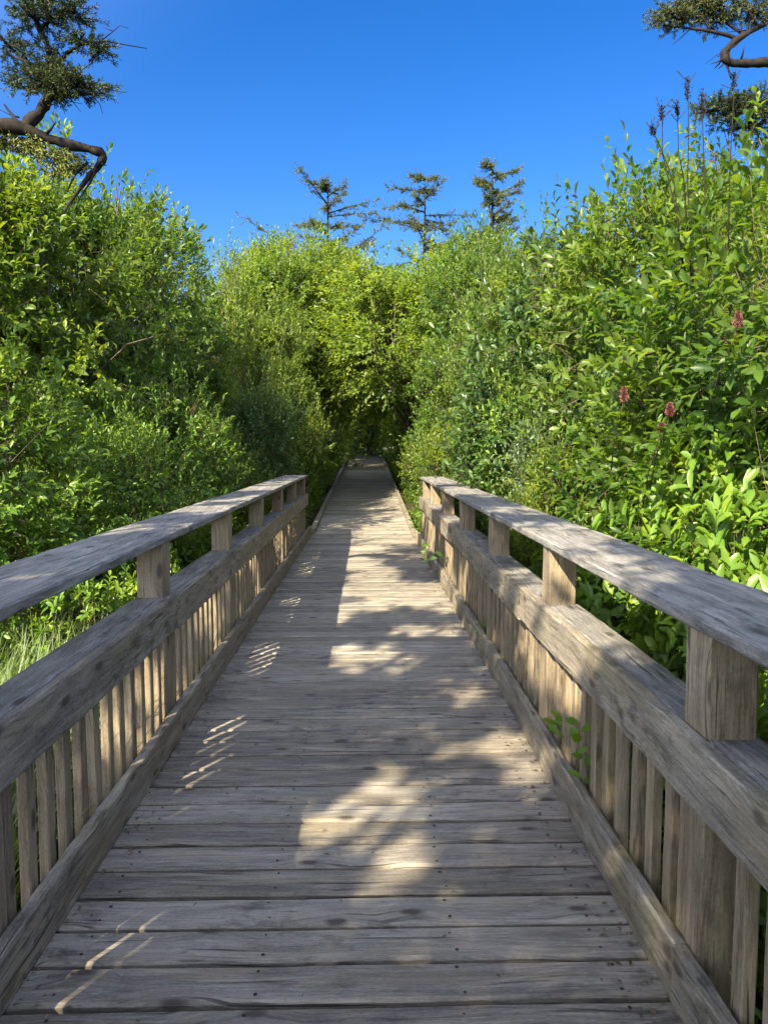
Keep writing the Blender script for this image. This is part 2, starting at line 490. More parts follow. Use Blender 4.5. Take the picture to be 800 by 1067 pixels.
def kerb(name, label, x, y0, y1, seed, xend=None, h=.10):
    rng = random.Random(seed)
    root = thing(name, label, 'kerb', (x, y0, deck_z(y0)))
    y = y0
    xe = x if xend is None else xend
    while y < y1:
        e = min(y + 4.6, y1)
        B = Builder()
        fa, fb = (y-y0)/(y1-y0), (e-y0)/(y1-y0)
        B.board(((xe-x)*fa, y-y0, deck_z(y) - deck_z(y0) + h/2 + .004), ((xe-x)*fb, e-y0-.01, deck_z(e) - deck_z(y0) + h/2 + .004), .09, h, (1, 0, 0), rng, seg=int((e-y)/.15), ch=.008, jit=.003)
        B.obj('board', M['rail'], root)
        y = e
kerb('edge_kerb', 'low timber kerb up the left edge of the far boardwalk beyond the railing', XL + .02, 13.3, RAMP1, 21)
kerb('edge_kerb', 'low broken timber kerb up the right edge of the far boardwalk, half under leaves', XR + .0, 12.6, RAMP1, 22, h=.08)

# ------------------------------------------------------------------ leaves
T8 = (np.array([(0, 0, 0), (.30, .40, .10), (.30, 0, 0), (.30, -.40, .10), (.66, .46, .08), (.66, 0, -.03), (.66, -.46, .08), (1, 0, -.12)], dtype=np.float32),
      np.array([(0, 2, 1), (0, 3, 2), (1, 2, 5), (1, 5, 4), (2, 3, 6), (2, 6, 5), (4, 5, 7), (5, 6, 7)]))
T4 = (np.array([(0, 0, 0), (.58, .5, .10), (.58, -.5, .10), (1, 0, -.08)], dtype=np.float32),
      np.array([(0, 3, 1), (0, 2, 3)]))
TR = (np.array([(0, 0, 0), (.22, .36, .06), (.22, 0, 0), (.22, -.36, .06), (.60, .52, .05), (.60, 0, -.03), (.60, -.52, .05), (.88, .28, -.02), (.88, -.28, -.02), (1, 0, -.12)], dtype=np.float32),
      np.array([(0, 2, 1), (0, 3, 2), (1, 2, 5), (1, 5, 4), (2, 3, 6), (2, 6, 5), (4, 5, 7), (5, 6, 8), (5, 9, 7), (5, 8, 9)]))

def leaf_geo(P, D, N, L, W, tpl):
    tv, tf = tpl
    D = nrm(D); Sd = nrm(np.cross(N, D)); N2 = np.cross(D, Sd)
    n = len(P); k = len(tv)
    V = (P[:, None, :] + D[:, None, :]*(tv[None, :, 0:1]*L[:, None, None])
         + Sd[:, None, :]*(tv[None, :, 1:2]*W[:, None, None])
         + N2[:, None, :]*(tv[None, :, 2:3]*L[:, None, None]))
    F = tf[None, :, :] + (np.arange(n)*k)[:, None, None]
    return V.reshape(-1, 3), F.reshape(-1, tf.shape[1])

def sample_shoots(R, blobs, n, upb, inner=.5, low=-.55, gap=.75):
    c = np.array([b[0] for b in blobs]); r = np.array([b[1] for b in blobs])
    m = n*9
    pr = r**2; pr = pr/pr.sum()
    i = R.choice(len(r), m, p=pr)
    d = nrm(R.normal(size=(m, 3)))
    keep = (d[:, 2] > low) | (R.random(m) < .35)
    f = inner + (1-inner)*R.random(m)**.55
    # lumpy surface
    lump = 1 + .16*np.sin(d[:, 0]*5 + i*1.7)*np.sin(d[:, 1]*6 + i)*np.cos(d[:, 2]*5 + i*2.3)
    P = c[i] + d*(r[i]*f*lump)[:, None]
    dist = np.linalg.norm(P[:, None, :] - c[None], axis=2)/r[None]
    keep &= (dist.min(axis=1) > inner*.85)
    # clumps and gaps
    nz = 0
    for q in range(4):
        kdir = R.normal(size=3)*(2.6 + 1.6*q)/max(.6, r.mean()*1.6); nz = nz + np.sin(P@kdir + R.random()*6.28)
    keep &= nz > (-1.1 - 1.2*R.random(m))*gap
    idx = np.nonzero(keep)[0][:n]
    P = P[idx]; d = d[idx]
    up = np.array([0, 0, 1.0])
    D = nrm(d*.75 + up*upb + R.normal(size=d.shape)*.33)
    return P, D, i[idx]

def shoots_to_leaves(R, P, D, slen, nl, L, W, tpl, spread=1.0, whorl=False, droop=.15):
    n = len(P)
    ln = slen*(.55 + .6*R.random(n) + 1.25*R.random(n)**6)
    a = nrm(np.cross(D, nrm(R.normal(size=D.shape)))); b = np.cross(D, a)
    ph = R.random(n)*6.28
    PP, DD, NN, LL, WW = [], [], [], [], []
    curve = nrm(R.normal(size=D.shape))*.18
    for k in range(nl):
        t = (k + .6)/nl
        tt = t if not whorl else .35 + .65*t**.5
        az = ph + k*2.39996 + R.normal(size=n)*.25
        rad = a*np.cos(az)[:, None] + b*np.sin(az)[:, None]
        ang = (1.15 - .75*tt)*spread + R.normal(size=n)*.15
        if whorl: ang = ang*0 + 1.15 - .5*(k % 3)/3 + R.normal(size=n)*.2
        dl = nrm(D*np.cos(ang)[:, None] + rad*np.sin(ang)[:, None] - np.array([0, 0, droop]))
        p = P + D*(ln*tt)[:, None] + curve*(ln*tt*tt)[:, None]
        nn = nrm(D - dl*(D*dl).sum(1)[:, None] + np.array([0, 0, .45]) + R.normal(size=D.shape)*.18)
        s = (1.0 - .45*abs(tt - .55))*(.72 + .5*R.random(n))
        PP.append(p); DD.append(dl); NN.append(nn); LL.append(L*s); WW.append(W*s)
    V, F = leaf_geo(np.concatenate(PP), np.concatenate(DD), np.concatenate(NN), np.concatenate(LL), np.concatenate(WW), tpl)
    tip = P + D*ln[:, None] + curve*ln[:, None]
    global TINT
    TINT = np.repeat(np.tile(R.random(n), nl), len(tpl[0]))
    return V, F, tip

def twig_geo(P, Q, r0, r1):
    """3-sided twigs from P to Q"""
    D = nrm(Q - P); a = nrm(np.cross(D, np.array([.3, .5, .8]))); b = np.cross(D, a)
    V = []
    for (X, r) in ((P, r0), (Q, r1)):
        for j in range(3):
            V.append(X + (a*math.cos(j*2.094) + b*math.sin(j*2.094))*r)
    V = np.stack(V, axis=1).reshape(-1, 3)
    base = (np.arange(len(P))*6)[:, None]
    F = np.concatenate([base + np.array([[j, (j+1) % 3, 3 + (j+1) % 3, 3 + j]]) for j in range(3)])
    return V, F

def make_proto(name, seed, R_, H, nblob, blob_r, zmin, shoots, slen, nl, L, W, tpl, upb=.5, leaf='willow', bark='twig', stems=5, trunk_r=.02,
               whorl=False, spread=1.0, inner=.5, low=-.55, tree=False, droop=.15, gap=.5):
    """crown of radius R_, height H, standing at the origin"""
    R = np.random.default_rng(seed); rng = random.Random(seed)
    blobs = []
    for k in range(nblob):
        f = (k + .5)/nblob
        z = zmin + (H - zmin - blob_r*.8)*f + rng.uniform(-.1, .1)*H*.3
        prof = math.sin(PI*(.22 + .68*f))
        az = k*2.4 + rng.uniform(-.4, .4)
        rr = (R_ - blob_r*.8)*prof*rng.uniform(.5, 1.2)
        blobs.append(((rr*math.cos(az), rr*math.sin(az), z), blob_r*rng.choice((.55, .7, .85, 1.0, 1.15, 1.3))))
    P, D, bi = sample_shoots(R, blobs, shoots, upb, inner, low, gap)
    keep = P[:, 2] > .03; P, D, bi = P[keep], D[keep], bi[keep]
    V, F, tip = shoots_to_leaves(R, P, D, slen, nl, L, W, tpl, spread, whorl, droop)
    fol = np_mesh(name + '_foliage', V, F, [M[leaf]], smooth=True, tint=TINT)
    # stems, limbs, twigs
    B = Builder()
    ends = []
    for k, (c, r) in enumerate(blobs):
        c = Vector(c)
        if tree:
            base = Vector((0, 0, 0)); mid = Vector((c.x*.25, c.y*.25, c.z*.62))
        else:
            an = k*2.4; base = Vector((.12*R_*math.cos(an)*2, .12*R_*math.sin(an)*2, 0)); mid = Vector((c.x*.55, c.y*.55, c.z*.55))
        mid += Vector((rng.uniform(-.08, .08), rng.uniform(-.08, .08), rng.uniform(-.06, .06)))*R_
        pts = [base, base.lerp(mid, .5) + Vector((rng.uniform(-.05, .05), rng.uniform(-.05, .05), 0))*R_, mid, mid.lerp(c, .6) + Vector((rng.uniform(-.05, .05), rng.uniform(-.05, .05), 0))*R_, c + Vector((0, 0, r*.3))]
        r0 = trunk_r*(1.0 if not tree else .55)
        B.tube(pts, [r0, r0*.8, r0*.6, r0*.42, r0*.22], 5, rng)
        for q in range(4):
            dd = Vector((rng.gauss(0, 1), rng.gauss(0, 1), abs(rng.gauss(0, .8)) + .1)).normalized()
            B.tube([mid.lerp(c, .5), c + dd*r*.45 + Vector((0, 0, .05)), c + dd*r*.95], [r0*.35, r0*.24, r0*.1], 4, rng)
    if tree:
        top = max(b[0][2] for b in blobs)
        B.tube([(0, 0, -.3), (.05*R_, .02, H*.2), (-.04*R_, .03*R_, H*.45), (0, 0, top*.9)], [trunk_r*1.25, trunk_r, trunk_r*.7, trunk_r*.2], 8, rng)
    br = B.mesh(name + '_limbs', [M[bark]], smooth=True)
    # twig web merged as second mesh
    sel = R.random(len(P)) < .7
    c = np.array([b[0] for b in blobs])[bi][sel]
    p0 = P[sel]
    st = p0 + (c - p0)*.25
    TV, TF = twig_geo(st, tip[sel], min(trunk_r*.16, .0022) + .001, .0008)
    tw = np_mesh(name + '_twigs', TV, TF, [M[bark]])
    return dict(fol=fol, br=br, tw=tw, H=H, R=R_, tree=tree)

def place(p, name, label, cat, x, y, h, wid, rz=0.0, group=None, z=None, leaf=None, lean=(0, 0)):
    zz = ground_z(x, y) - .03 if z is None else z
    o = thing(name, label, cat, (x, y, zz), rz, group)
    o.rotation_euler = (lean[0], lean[1], rz)
    o.scale = (wid/(2*p['R']), wid/(2*p['R']), h/p['H'])
    f = mesh_obj('foliage', p['fol'], o)
    if leaf:
        f.material_slots[0].link = 'OBJECT'; f.material_slots[0].material = M[leaf]
    b = mesh_obj('trunk' if p['tree'] else 'stems', p['br'], o)
    mesh_obj('twigs', p['tw'], b)
    return o

PR = {}
PR['willow_a'] = make_proto('willow_a', 1, 1.15, 3.6, 15, .62, .35, 2100, .32, 11, .098, .044, T8, .4, 'willow')
PR['willow_b'] = make_proto('willow_b', 2, 1.15, 3.6, 14, .66, .35, 2100, .36, 11, .106, .048, T8, .45, 'willow')
PR['myrtle_a'] = make_proto('myrtle_a', 3, 1.0, 2.2, 10, .52, .25, 2000, .26, 11, .072, .030, T8, .5, 'myrtle')
PR['myrtle_b'] = make_proto('myrtle_b', 4, 1.0, 2.2, 10, .54, .25, 2000, .28, 11, .076, .032, T8, .5, 'myrtle')
PR['broad_a'] = make_proto('broad_a', 5, .8, 1.2, 9, .40, .15, 620, .16, 8, .110, .046, TR, .6, 'broad', whorl=True)
PR['broad_b'] = make_proto('broad_b', 6, .8, 1.2, 9, .42, .15, 560, .18, 8, .118, .052, TR, .6, 'broad', whorl=True)
PR['tree_a'] = make_proto('tree_a', 7, 1.9, 5.6, 22, .80, .7, 3700, .34, 10, .108, .052, T8, .35, 'willow', 'bark', trunk_r=.07, tree=True, gap=-.05)
PR['tree_b'] = make_proto('tree_b', 8, 1.9, 5.6, 20, .82, .7, 3700, .34, 10, .105, .050, T8, .35, 'myrtle', 'bark', trunk_r=.07, tree=True, gap=-.05)
PR['tall_a'] = make_proto('tall_a', 9, 2.6, 9.0, 26, 1.2, .8, 4600, .46, 10, .155, .075, T4, .3, 'myrtle', 'bark', trunk_r=.10, tree=True, gap=-.15)
PR['tall_b'] = make_proto('tall_b', 10, 2.6, 9.0, 26, 1.2, .8, 4600, .46, 10, .155, .075, T4, .3, 'willow', 'bark', trunk_r=.10, tree=True, gap=-.15)
PR['sparse'] = make_proto('sparse', 12, 1.0, 4.6, 9, .42, 1.6, 420, .28, 9, .09, .04, T4, .5, 'myrtle', 'bark', trunk_r=.035, tree=True)

SH = 'shrub'; TRE = 'tree'
# right side ------------------------------------------------------------
for row in [
 ('willow_b', 'willow_shrub', 'tall leafy willow shrub nearest on the right, with dark dried flower spikes above it', 2.95, 4.9, 3.5, 2.4, .4, None),
 ('willow_a', 'willow_shrub', 'big willow shrub with upright shoots behind the right railing, left of the pink flowers', 2.6, 6.6, 4.2, 2.2, 1.9, None),
 ('willow_b', 'willow_shrub', 'dense dark green willow shrub behind the middle of the right railing', 2.5, 8.8, 4.55, 2.4, 3.1, 'dull'),
 ('tree_a', 'willow_tree', 'rounded willow tree behind the far end of the right railing', 2.7, 11.6, 5.2, 2.8, .3, None),
 ('tree_b', 'willow_tree', 'green tree just past the right railing end, leaning towards the walk', 2.55, 15.0, 6.1, 3.0, 2.0, 'willow'),
 ('tree_a', 'willow_tree', 'tree right of the far walk, below the spiky dark spruce top', 2.9, 19.0, 6.6, 3.3, 4.0, None),
 ('tall_b', 'alder_tree', 'tall tree right of the ramp, crown reaching over the walk', 2.9, 24.5, 7.6, 4.2, 1.0, None),
 ('tall_a', 'alder_tree', 'yellowish tree at the far right side of the ramp near its top', 2.9, 31.0, 8.6, 4.4, 2.5, None),
 ('myrtle_a', 'myrtle_shrub', 'dark small leaved shrub hugging the outside of the right railing at its far end', 1.95, 11.2, 2.2, 1.5, .9, 'dull'),
 ('myrtle_b', 'myrtle_shrub', 'bright lime shrub behind the middle posts of the right railing', 2.0, 8.4, 2.6, 1.5, 2.2, 'broad'),
 ('myrtle_a', 'myrtle_shrub', 'small leaved shrub with bare twigs behind the right railing, below the upright willow shoots', 2.0, 6.6, 2.1, 1.5, 3.7, None),
 ('tree_b', 'willow_tree', 'yellow green treetop behind the nearest right willow, below the shaded spruce bough', 4.6, 8.4, 6.1, 3.6, .9, None),
 ('broad_a', 'salal_shrub', 'bright broad leaved low shrub spilling towards the right cap rail near the frame edge', 2.0, 3.9, 1.65, 1.5, .2, None),
 ('broad_b', 'salal_shrub', 'bright green broad leaved shrub with red brown stems at the right frame edge', 2.45, 4.2, 2.25, 1.5, 1.4, None),
 ('broad_a', 'salal_shrub', 'bright broad leaved shrub below the pink flowers, against the right cap rail', 2.05, 4.75, 1.9, 1.5, 5.2, None),
 ('broad_b', 'salal_shrub', 'low broad leaved shrub behind the second post of the right railing', 1.95, 5.2, 1.6, 1.4, 2.9, None),
 ('broad_a', 'leafy_plant', 'shaded leafy plant seen under the right cap beside the nearest post', 1.75, 2.75, 1.25, 1.1, 4.4, 'willow'),
 ('myrtle_b', 'myrtle_shrub', 'bushy green shrub overhanging the right edge of the ramp just past the railing', 1.75, 14.0, 2.2, 1.5, 5.0, None),
 ('myrtle_a', 'myrtle_shrub', 'leafy shrub covering the right kerb halfway up the ramp', 1.75, 18.0, 2.3, 1.6, .6, None),
 ('myrtle_b', 'myrtle_shrub', 'shrub lit yellow green against the dark tunnel mouth on its right side', 1.75, 23.5, 2.8, 1.7, 1.6, None),
 ('willow_a', 'willow_shrub', 'shrub with pale grey green leaves low behind the right railing, right of its middle', 2.2, 7.4, 2.6, 1.3, 5.1, 'bluish'),
 ('myrtle_b', 'myrtle_shrub', 'sunny yellow shrub top standing out on the right hedge above the railing end', 2.2, 12.6, 4.4, 1.7, .7, None),
 # left side -------------------------------------------------------------
 ('willow_a', 'willow_shrub', 'bright green shrub with big shoots at the left frame edge behind the cap rail', -3.15, 5.7, 2.9, 1.9, .3, 'broad'),
 ('tree_a', 'willow_tree', 'large willow tree at the left frame edge, under the dark crooked spruce limb', -4.1, 8.6, 5.4, 3.6, 2.9, 'myrtle'),
 ('tree_b', 'willow_tree', 'tall round crowned tree left of the sky gap, right of the crooked limb', -4.0, 11.3, 6.5, 3.8, 2.6, 'willow'),
 ('tree_a', 'willow_tree', 'dark leaved tree whose right side borders the sky gap on the left', -3.7, 14.3, 4.3, 2.6, 4.4, None),
 ('tree_b', 'willow_tree', 'tree at the left frame edge filling in behind the large willow below the crooked limb', -5.3, 9.8, 5.9, 3.6, 1.4, None),
 ('tree_a', 'willow_tree', 'tree behind the left hedge whose crown slopes down into the sky gap', -4.5, 14.2, 6.0, 3.2, 5.1, 'myrtle'),
 ('sparse', 'sapling', 'thin sparse tree with open twigs against the sky in the left gap', -3.1, 17.6, 6.3, 1.7, .5, None),
 ('tall_a', 'alder_tree', 'pale yellow green tree right of the sky gap, tallest over the middle', -2.2, 23.0, 8.3, 3.6, 3.2, None),
 ('tall_b', 'alder_tree', 'leafy tree left of the ramp top, in front of the far flat topped spruce', -1.9, 31.5, 9.6, 4.4, 1.1, 'myrtle'),
 ('myrtle_a', 'myrtle_shrub', 'leafy shrub behind the second and third posts of the left railing', -2.65, 7.3, 2.3, 1.8, 1.7, 'broad'),
 ('myrtle_b', 'myrtle_shrub', 'bright shrub behind the left railing, left of the shrub touching its far end', -2.5, 9.3, 2.6, 1.8, 2.7, 'broad'),
 ('myrtle_a', 'myrtle_shrub', 'sunlit shrub touching the far end of the left railing', -2.25, 11.4, 2.3, 1.6, 3.8, None),
 ('myrtle_b', 'myrtle_shrub', 'shrub in dark shade on the left just beyond the railing end', -2.05, 14.2, 2.5, 1.7, 4.9, 'dull'),
 ('myrtle_a', 'myrtle_shrub', 'shrub beside the left kerb at the foot of the ramp', -2.0, 17.6, 2.9, 1.8, .1, 'myrtle'),
 ('myrtle_b', 'myrtle_shrub', 'shrub leaning over the left kerb halfway up the ramp', -1.95, 21.5, 3.2, 1.9, 1.2, 'willow'),
 ('broad_b', 'leafy_plant', 'bright broad leaved plant seen through the gap under the left cap rail', -1.85, 5.15, 1.05, .9, .5, None),
 ('broad_a', 'leafy_plant', 'bright plant behind the second visible post of the left railing', -1.8, 6.0, 1.25, .9, 1.9, None),
 ('broad_b', 'leafy_plant', 'lush low plant outside the left railing below its middle posts', -1.85, 7.6, 1.3, 1.0, 3.1, None),
 ('broad_a', 'leafy_plant', 'low plant beyond the third visible gap of the left railing', -1.8, 9.2, 1.2, .9, 4.6, 'willow'),
 ('myrtle_b', 'myrtle_shrub', 'rounded bush filling the bottom of the sky gap on the left', -3.1, 17.2, 4.6, 2.5, 2.9, None),
 ('tree_b', 'willow_tree', 'bright tree left of the walk just beyond the sky gap, half over the ramp', -2.4, 17.5, 5.2, 2.4, 5.2, None),
 ('myrtle_a', 'myrtle_shrub', 'bright shrub rising over the left kerb, left of the dark opening', -2.05, 16.2, 3.5, 2.0, 3.3, None),
 # end of the walk -------------------------------------------------------
 ('tall_a', 'alder_tree', 'tree closing the view straight behind the end of the walk', .4, 45.0, 12.0, 6.0, .7, None),
 ('tall_b', 'alder_tree', 'leaning tree left of the dark tunnel mouth', -1.9, 38.5, 9.5, 4.6, 4.1, 'myrtle'),
 ('tall_b', 'alder_tree', 'tree right of the dark tunnel mouth', 2.3, 38.0, 9.2, 4.4, 5.3, None),
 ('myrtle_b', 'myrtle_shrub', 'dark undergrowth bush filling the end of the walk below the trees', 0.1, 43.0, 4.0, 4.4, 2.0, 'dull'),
]:
    key, nm, lab, x, y, h, wd, rz, lf = row
    place(PR[key], nm, lab, TRE if PR[key]['tree'] else SH, x, y, h, wd, rz, leaf=lf)

PR['arch_a'] = make_proto('arch_a', 21, 2.6, 8.0, 22, 1.15, 3.6, 4400, .46, 10, .15, .075, T4, .25, 'myrtle', 'bark', trunk_r=.09, tree=True, low=-.9, gap=-.1)
PR['arch_b'] = make_proto('arch_b', 22, 2.6, 8.0, 22, 1.15, 3.4, 4400, .46, 10, .145, .07, T4, .25, 'willow', 'bark', trunk_r=.09, tree=True, low=-.9, gap=-.1)
place(PR['arch_a'], 'arching_tree', 'sunny yellow green tree arching over the walk from the left, in the middle', TRE, -1.9, 20.5, 7.3, 4.6, .7)
place(PR['arch_b'], 'arching_tree', 'green tree arching over the walk from the right, below the pale spruce', TRE, 2.0, 27.0, 7.9, 5.2, 1.9, leaf='myrtle')
place(PR['arch_a'], 'arching_tree', 'tree whose crown roofs the dark tunnel at the end of the walk', TRE, -1.3, 40.0, 10.6, 6.0, 3.3)
PR['arch_c'] = make_proto('arch_c', 27, 2.4, 8.0, 20, 1.05, 4.5, 4400, .42, 10, .14, .068, T4, .2, 'myrtle', 'bark', trunk_r=.09, tree=True, low=-.95, gap=.3)
place(PR['arch_c'], 'arching_tree', 'sunlit leafy crown hanging low over the walk from the right, just above the dark opening', TRE, 1.95, 19.8, 6.7, 4.6, .4, z=-.35, lean=(0, -.24))
place(PR['arch_c'], 'arching_tree', 'sunlit leafy crown hanging over the walk from the left, farther than the lowest one', TRE, -1.85, 24.5, 7.2, 4.6, 2.4, z=-.2, lean=(0, .24))
place(PR['arch_b'], 'arching_tree', 'leaning tree with low hanging leaves over the walk, left of the tunnel mouth', TRE, -1.75, 24.0, 6.9, 4.6, 2.7, lean=(0, .2))
place(PR['arch_a'], 'arching_tree', 'leaning tree with low hanging leaves over the walk, right of the tunnel mouth', TRE, 1.75, 31.0, 7.6, 5.2, 5.7, lean=(0, -.2), leaf='willow')  # darker leaf than the proto's own, standing in for tunnel shade
place(PR['arch_b'], 'arching_tree', 'shaded leaning tree deep inside the dark tunnel over the walk', TRE, -1.75, 36.5, 7.6, 5.2, 4.7, lean=(0, .22), leaf='dull')  # dull leaf colour puts the dark of the tunnel interior into the foliage
# unseen tree behind the camera on the left that throws the near shade
HOLES = [(-.24, 2.95, .05, .24), (.07, 3.0, .13, .60), (.36, 3.7, .08, .10), (-.12, 3.75, .06, .08), (.78, 3.55, .16, .42), (1.48, 4.2, .40, .75), (-.05, 5.4, .27, .36), (.26, 5.35, .12, .26), (.55, 6.25, .34, .22), (1.77, 5.2, .35, .5),
         (-.84, 2.3, .10, .26), (-.84, 3.9, .15, .70), (-.70, 5.4, .2, .4), (-.43, 6.75, .3, .4), (.62, 4.6, .16, .10), (.1, 7.3, .4, .35), (.9, 7.2, .35, .3), (1.9, 6.6, .3, .4)]  # gaps cut in its crown so sun patches land on the planks
def shade_tree():
    R = np.random.default_rng(4); rng = random.Random(4)
    n = 38000
    gx = -3.4 + 6.2*R.random(n); gy = -3.0 + 13.6*R.random(n); t = 4.7 + 1.9*R.random(n)
    nz = np.sin(gx*2.9 + gy*1.1 + 1) + np.sin(gy*2.3 - gx*1.7) + np.sin(gx*5.1 - gy*3.3 + 2)*.8
    keep = ((gx > -1.0) | (gy < 3.6)) & ((gy < 7.2) | (nz > .35)) & ((gx < 2.05) | (gy < 2.5))
    for (hx, hy, rx, ry) in HOLES:
        keep &= (((gx-hx)/(rx+.07))**2 + ((gy-hy)/(ry+.07))**2 > .8 + .3*R.random(n)) | (R.random(n) < .035)
    P = np.stack([gx - .7*t, gy - 1.1*t, t], 1)
    keep &= (P[:, 1] < .3) | (P[:, 0] < -.62*P[:, 1] - 1.3) | (P[:, 2] > 2.2 + .62*P[:, 1])          # the tree stays left of the view
    c = np.array([-4.1, -3.2]); keep &= (((P[:, 0]-c[0])/4.4)**2 + ((P[:, 1]-c[1])/8.6)**2) < 1
    P = P[keep][:10500]
    base = np.array([c[0] - .6, c[1] - .6, ground_z(c[0], c[1])])
    D = nrm(R.normal(size=P.shape) + np.array([0, 0, .3]))
    root = thing('shade_tree', 'unseen broad tree behind the viewer on the left, crown shaped to shade the near planks', TRE, base)
    V, F, tip = shoots_to_leaves(R, P - base - D*.12, D, .24, 10, .12, .06, T4)
    mesh_obj('foliage', np_mesh('shade_foliage', V, F, [M['willow']], smooth=True, tint=TINT), root)
    B = Builder()
    B.tube([(0, 0, -.3), (.1, .1, 1.5), (.3, .2, 3.0), (.5, .5, 4.6)], [.2, .16, .14, .08], 8, rng)
    for k in range(26):
        q = P[rng.randrange(len(P))] - base
        B.tube([(.25, .15, rng.uniform(2.2, 3.4)), tuple(q*.55 + np.array([0, 0, 1.6])), tuple(q)], [.07, .04, .008], 5, rng)
    B.obj('trunk', M['bark'], root, smooth=True)
shade_tree()
for lab, x, y, h, wd, rz in (('unseen willow shrub added behind the viewer for shade, right of the boardwalk', 2.9, -2.2, 3.4, 2.6, .3), ('unseen willow shrub added beside the viewer for shade, right of the nearest rail', 2.7, .6, 3.0, 2.0, 1.3),
                             ('unseen tall shrub added across the boardwalk behind the viewer for shade', .8, -8.5, 3.6, 4.2, 2.3), ('unseen low shrub added behind the viewer for shade, left of the boardwalk', -2.9, -2.6, 2.4, 2.4, 3.3)):
    place(PR['willow_a'], 'willow_shrub', lab, SH, x, y, h, wd, rz)  # out-of-view shrubs added to block sky light and shade the near walk

# thicket behind both hedges (one mass, nobody could count it)
def thicket():
    R = np.random.default_rng(77)
    blobs = []
    for y in np.arange(2.5, 50, 1.5):
        for sx in (-1, 1):
            for lay in range(2):
                x = sx*(5.4 + lay*1.8 + R.random()*1.0)
                if sx > 0: x += -.6
                zt = 2.0 + min(y, 30)*.10
                for q in range(3):
                    k = .35 if (sx < 0 and y < 18) else 1.0
                    blobs.append(((x + R.normal()*.4, y + R.normal()*.4, ground_z(0, y) + .3 + k*q*zt/2.6*(.8 + .3*R.random())), .8 + .4*k*R.random()))
    for x in np.arange(-6, 7, 1.4):
        for q in range(4):
            blobs.append(((x, 49 + R.normal(), 1.2 + q*1.9), 1.5))
    P, D, _ = sample_shoots(R, blobs, 15000, .5, .55)
    V, F, tip = shoots_to_leaves(R, P, D, .5, 10, .13, .05, T4)
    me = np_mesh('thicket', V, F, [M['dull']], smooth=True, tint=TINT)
    tag(mesh_obj('thicket', me), 'dark mass of undergrowth filling the ground behind the hedges', 'undergrowth', kind='stuff')
thicket()

# grass by the left railing
def grass():
    R = np.random.default_rng(9)
    n = 5200
    x = -1.35 - 1.5*R.random(n); y = 2.4 + 3.3*R.random(n)
    z = np.array([ground_z(a, b) for a, b in zip(x, y)])
    P = np.stack([x, y, z], 1)
    az = R.normal(.4, 1.1, n); h = .65 + .45*R.random(n)
    ln = nrm(np.stack([np.cos(az), np.sin(az), np.zeros(n)], 1))
    side = np.stack([-ln[:, 1], ln[:, 0], np.zeros(n)], 1)
    wv = (.004 + .003*R.random(n))
    bend = .18 + .40*R.random(n)
    V = []
    for f, wf in ((0, 1), (.4, .9), (.75, .7), (1, .08)):
        c = P + np.array([0, 0, 1.])*(h*(f - .35*bend*f**2.5))[:, None] + ln*(h*bend*f**2)[:, None]
        V += [c - side*(wv*wf)[:, None], c + side*(wv*wf)[:, None]]
    V = np.stack(V, 1).reshape(-1, 3)
    b = (np.arange(n)*8)[:, None]
    F = np.concatenate([b + np.array([[2*k, 2*k+1, 2*k+3, 2*k+2]]) for k in range(3)])
    tag(mesh_obj('grass', np_mesh('grass', V, F, [M['grass']], smooth=True)), 'long pale marsh grass bending outside the near left railing', 'grass', kind='stuff')
grass()

# ground cover of small leaves
def cover():
    R = np.random.default_rng(19)
    n = 5200
    y = 1.5 + 40*R.random(n)**1.4
    sx = np.where(R.random(n) < .5, -1, 1)
    x = np.where(sx < 0, -1.25 - 2.2*R.random(n)**1.3, 1.05 + 2.2*R.random(n)**1.3)
    z = np.array([ground_z(a, b) for a, b in zip(x, y)]) + .02
    k = ~((x < 0) & (y > 2.2) & (y < 4.9)); x, y, z = x[k], y[k], z[k]; n = len(x)
    P = np.stack([x, y, z], 1)
    D = nrm(np.stack([R.normal(size=n)*.4, R.normal(size=n)*.4, np.ones(n)], 1))
    V, F, tip = shoots_to_leaves(R, P, D, .30, 8, .10, .04, T8)
    tag(mesh_obj('ground_cover', np_mesh('ground_cover', V, F, [M['willow']], smooth=True, tint=TINT)), 'low leafy ground cover along both sides of the boardwalk', 'ground cover', kind='stuff')
cover()

# ------------------------------------------------------------------ conifers
def needles_on(R, P, Q, per, L, W):
    """needles along twigs P->Q"""
    n = len(P); T = np.repeat(np.arange(n), per)
    t = R.random(len(T))
    D = nrm(Q - P)[T]
    rad = nrm(np.cross(D, nrm(R.normal(size=D.shape))))
    dl = nrm(D*.75 + rad*.8)
    pos = P[T] + (Q - P)[T]*t[:, None]
    nn = nrm(np.cross(dl, nrm(R.normal(size=D.shape))))
    ll = L*(.7 + .6*R.random(len(T)))
    return leaf_geo(pos, dl, nn, ll, np.full(len(T), W), T4)

def boughs(R, bases, dirs, length, ntw, tl, flat=.25):
    """twigs fanned along boughs -> P,Q"""
    P = []; Q = []
    for b, d, L in zip(bases, dirs, length):
        d = nrm(np.array(d)); up = np.array([0, 0, 1.]); s = nrm(np.cross(d, up) + 1e-6)
        for k in range(ntw):
            t = R.random()**.8
            p = b + d*L*t
            sg = R.choice([-1, 1])
            q = p + (d*(.3 + .5*R.random()) + s*sg*(.4 + .6*R.random())*(1.1 - .6*t) + up*R.normal()*flat)*tl*(.6 + .7*R.random())
            P.append(p); Q.append(q)
    return np.array(P), np.array(Q)

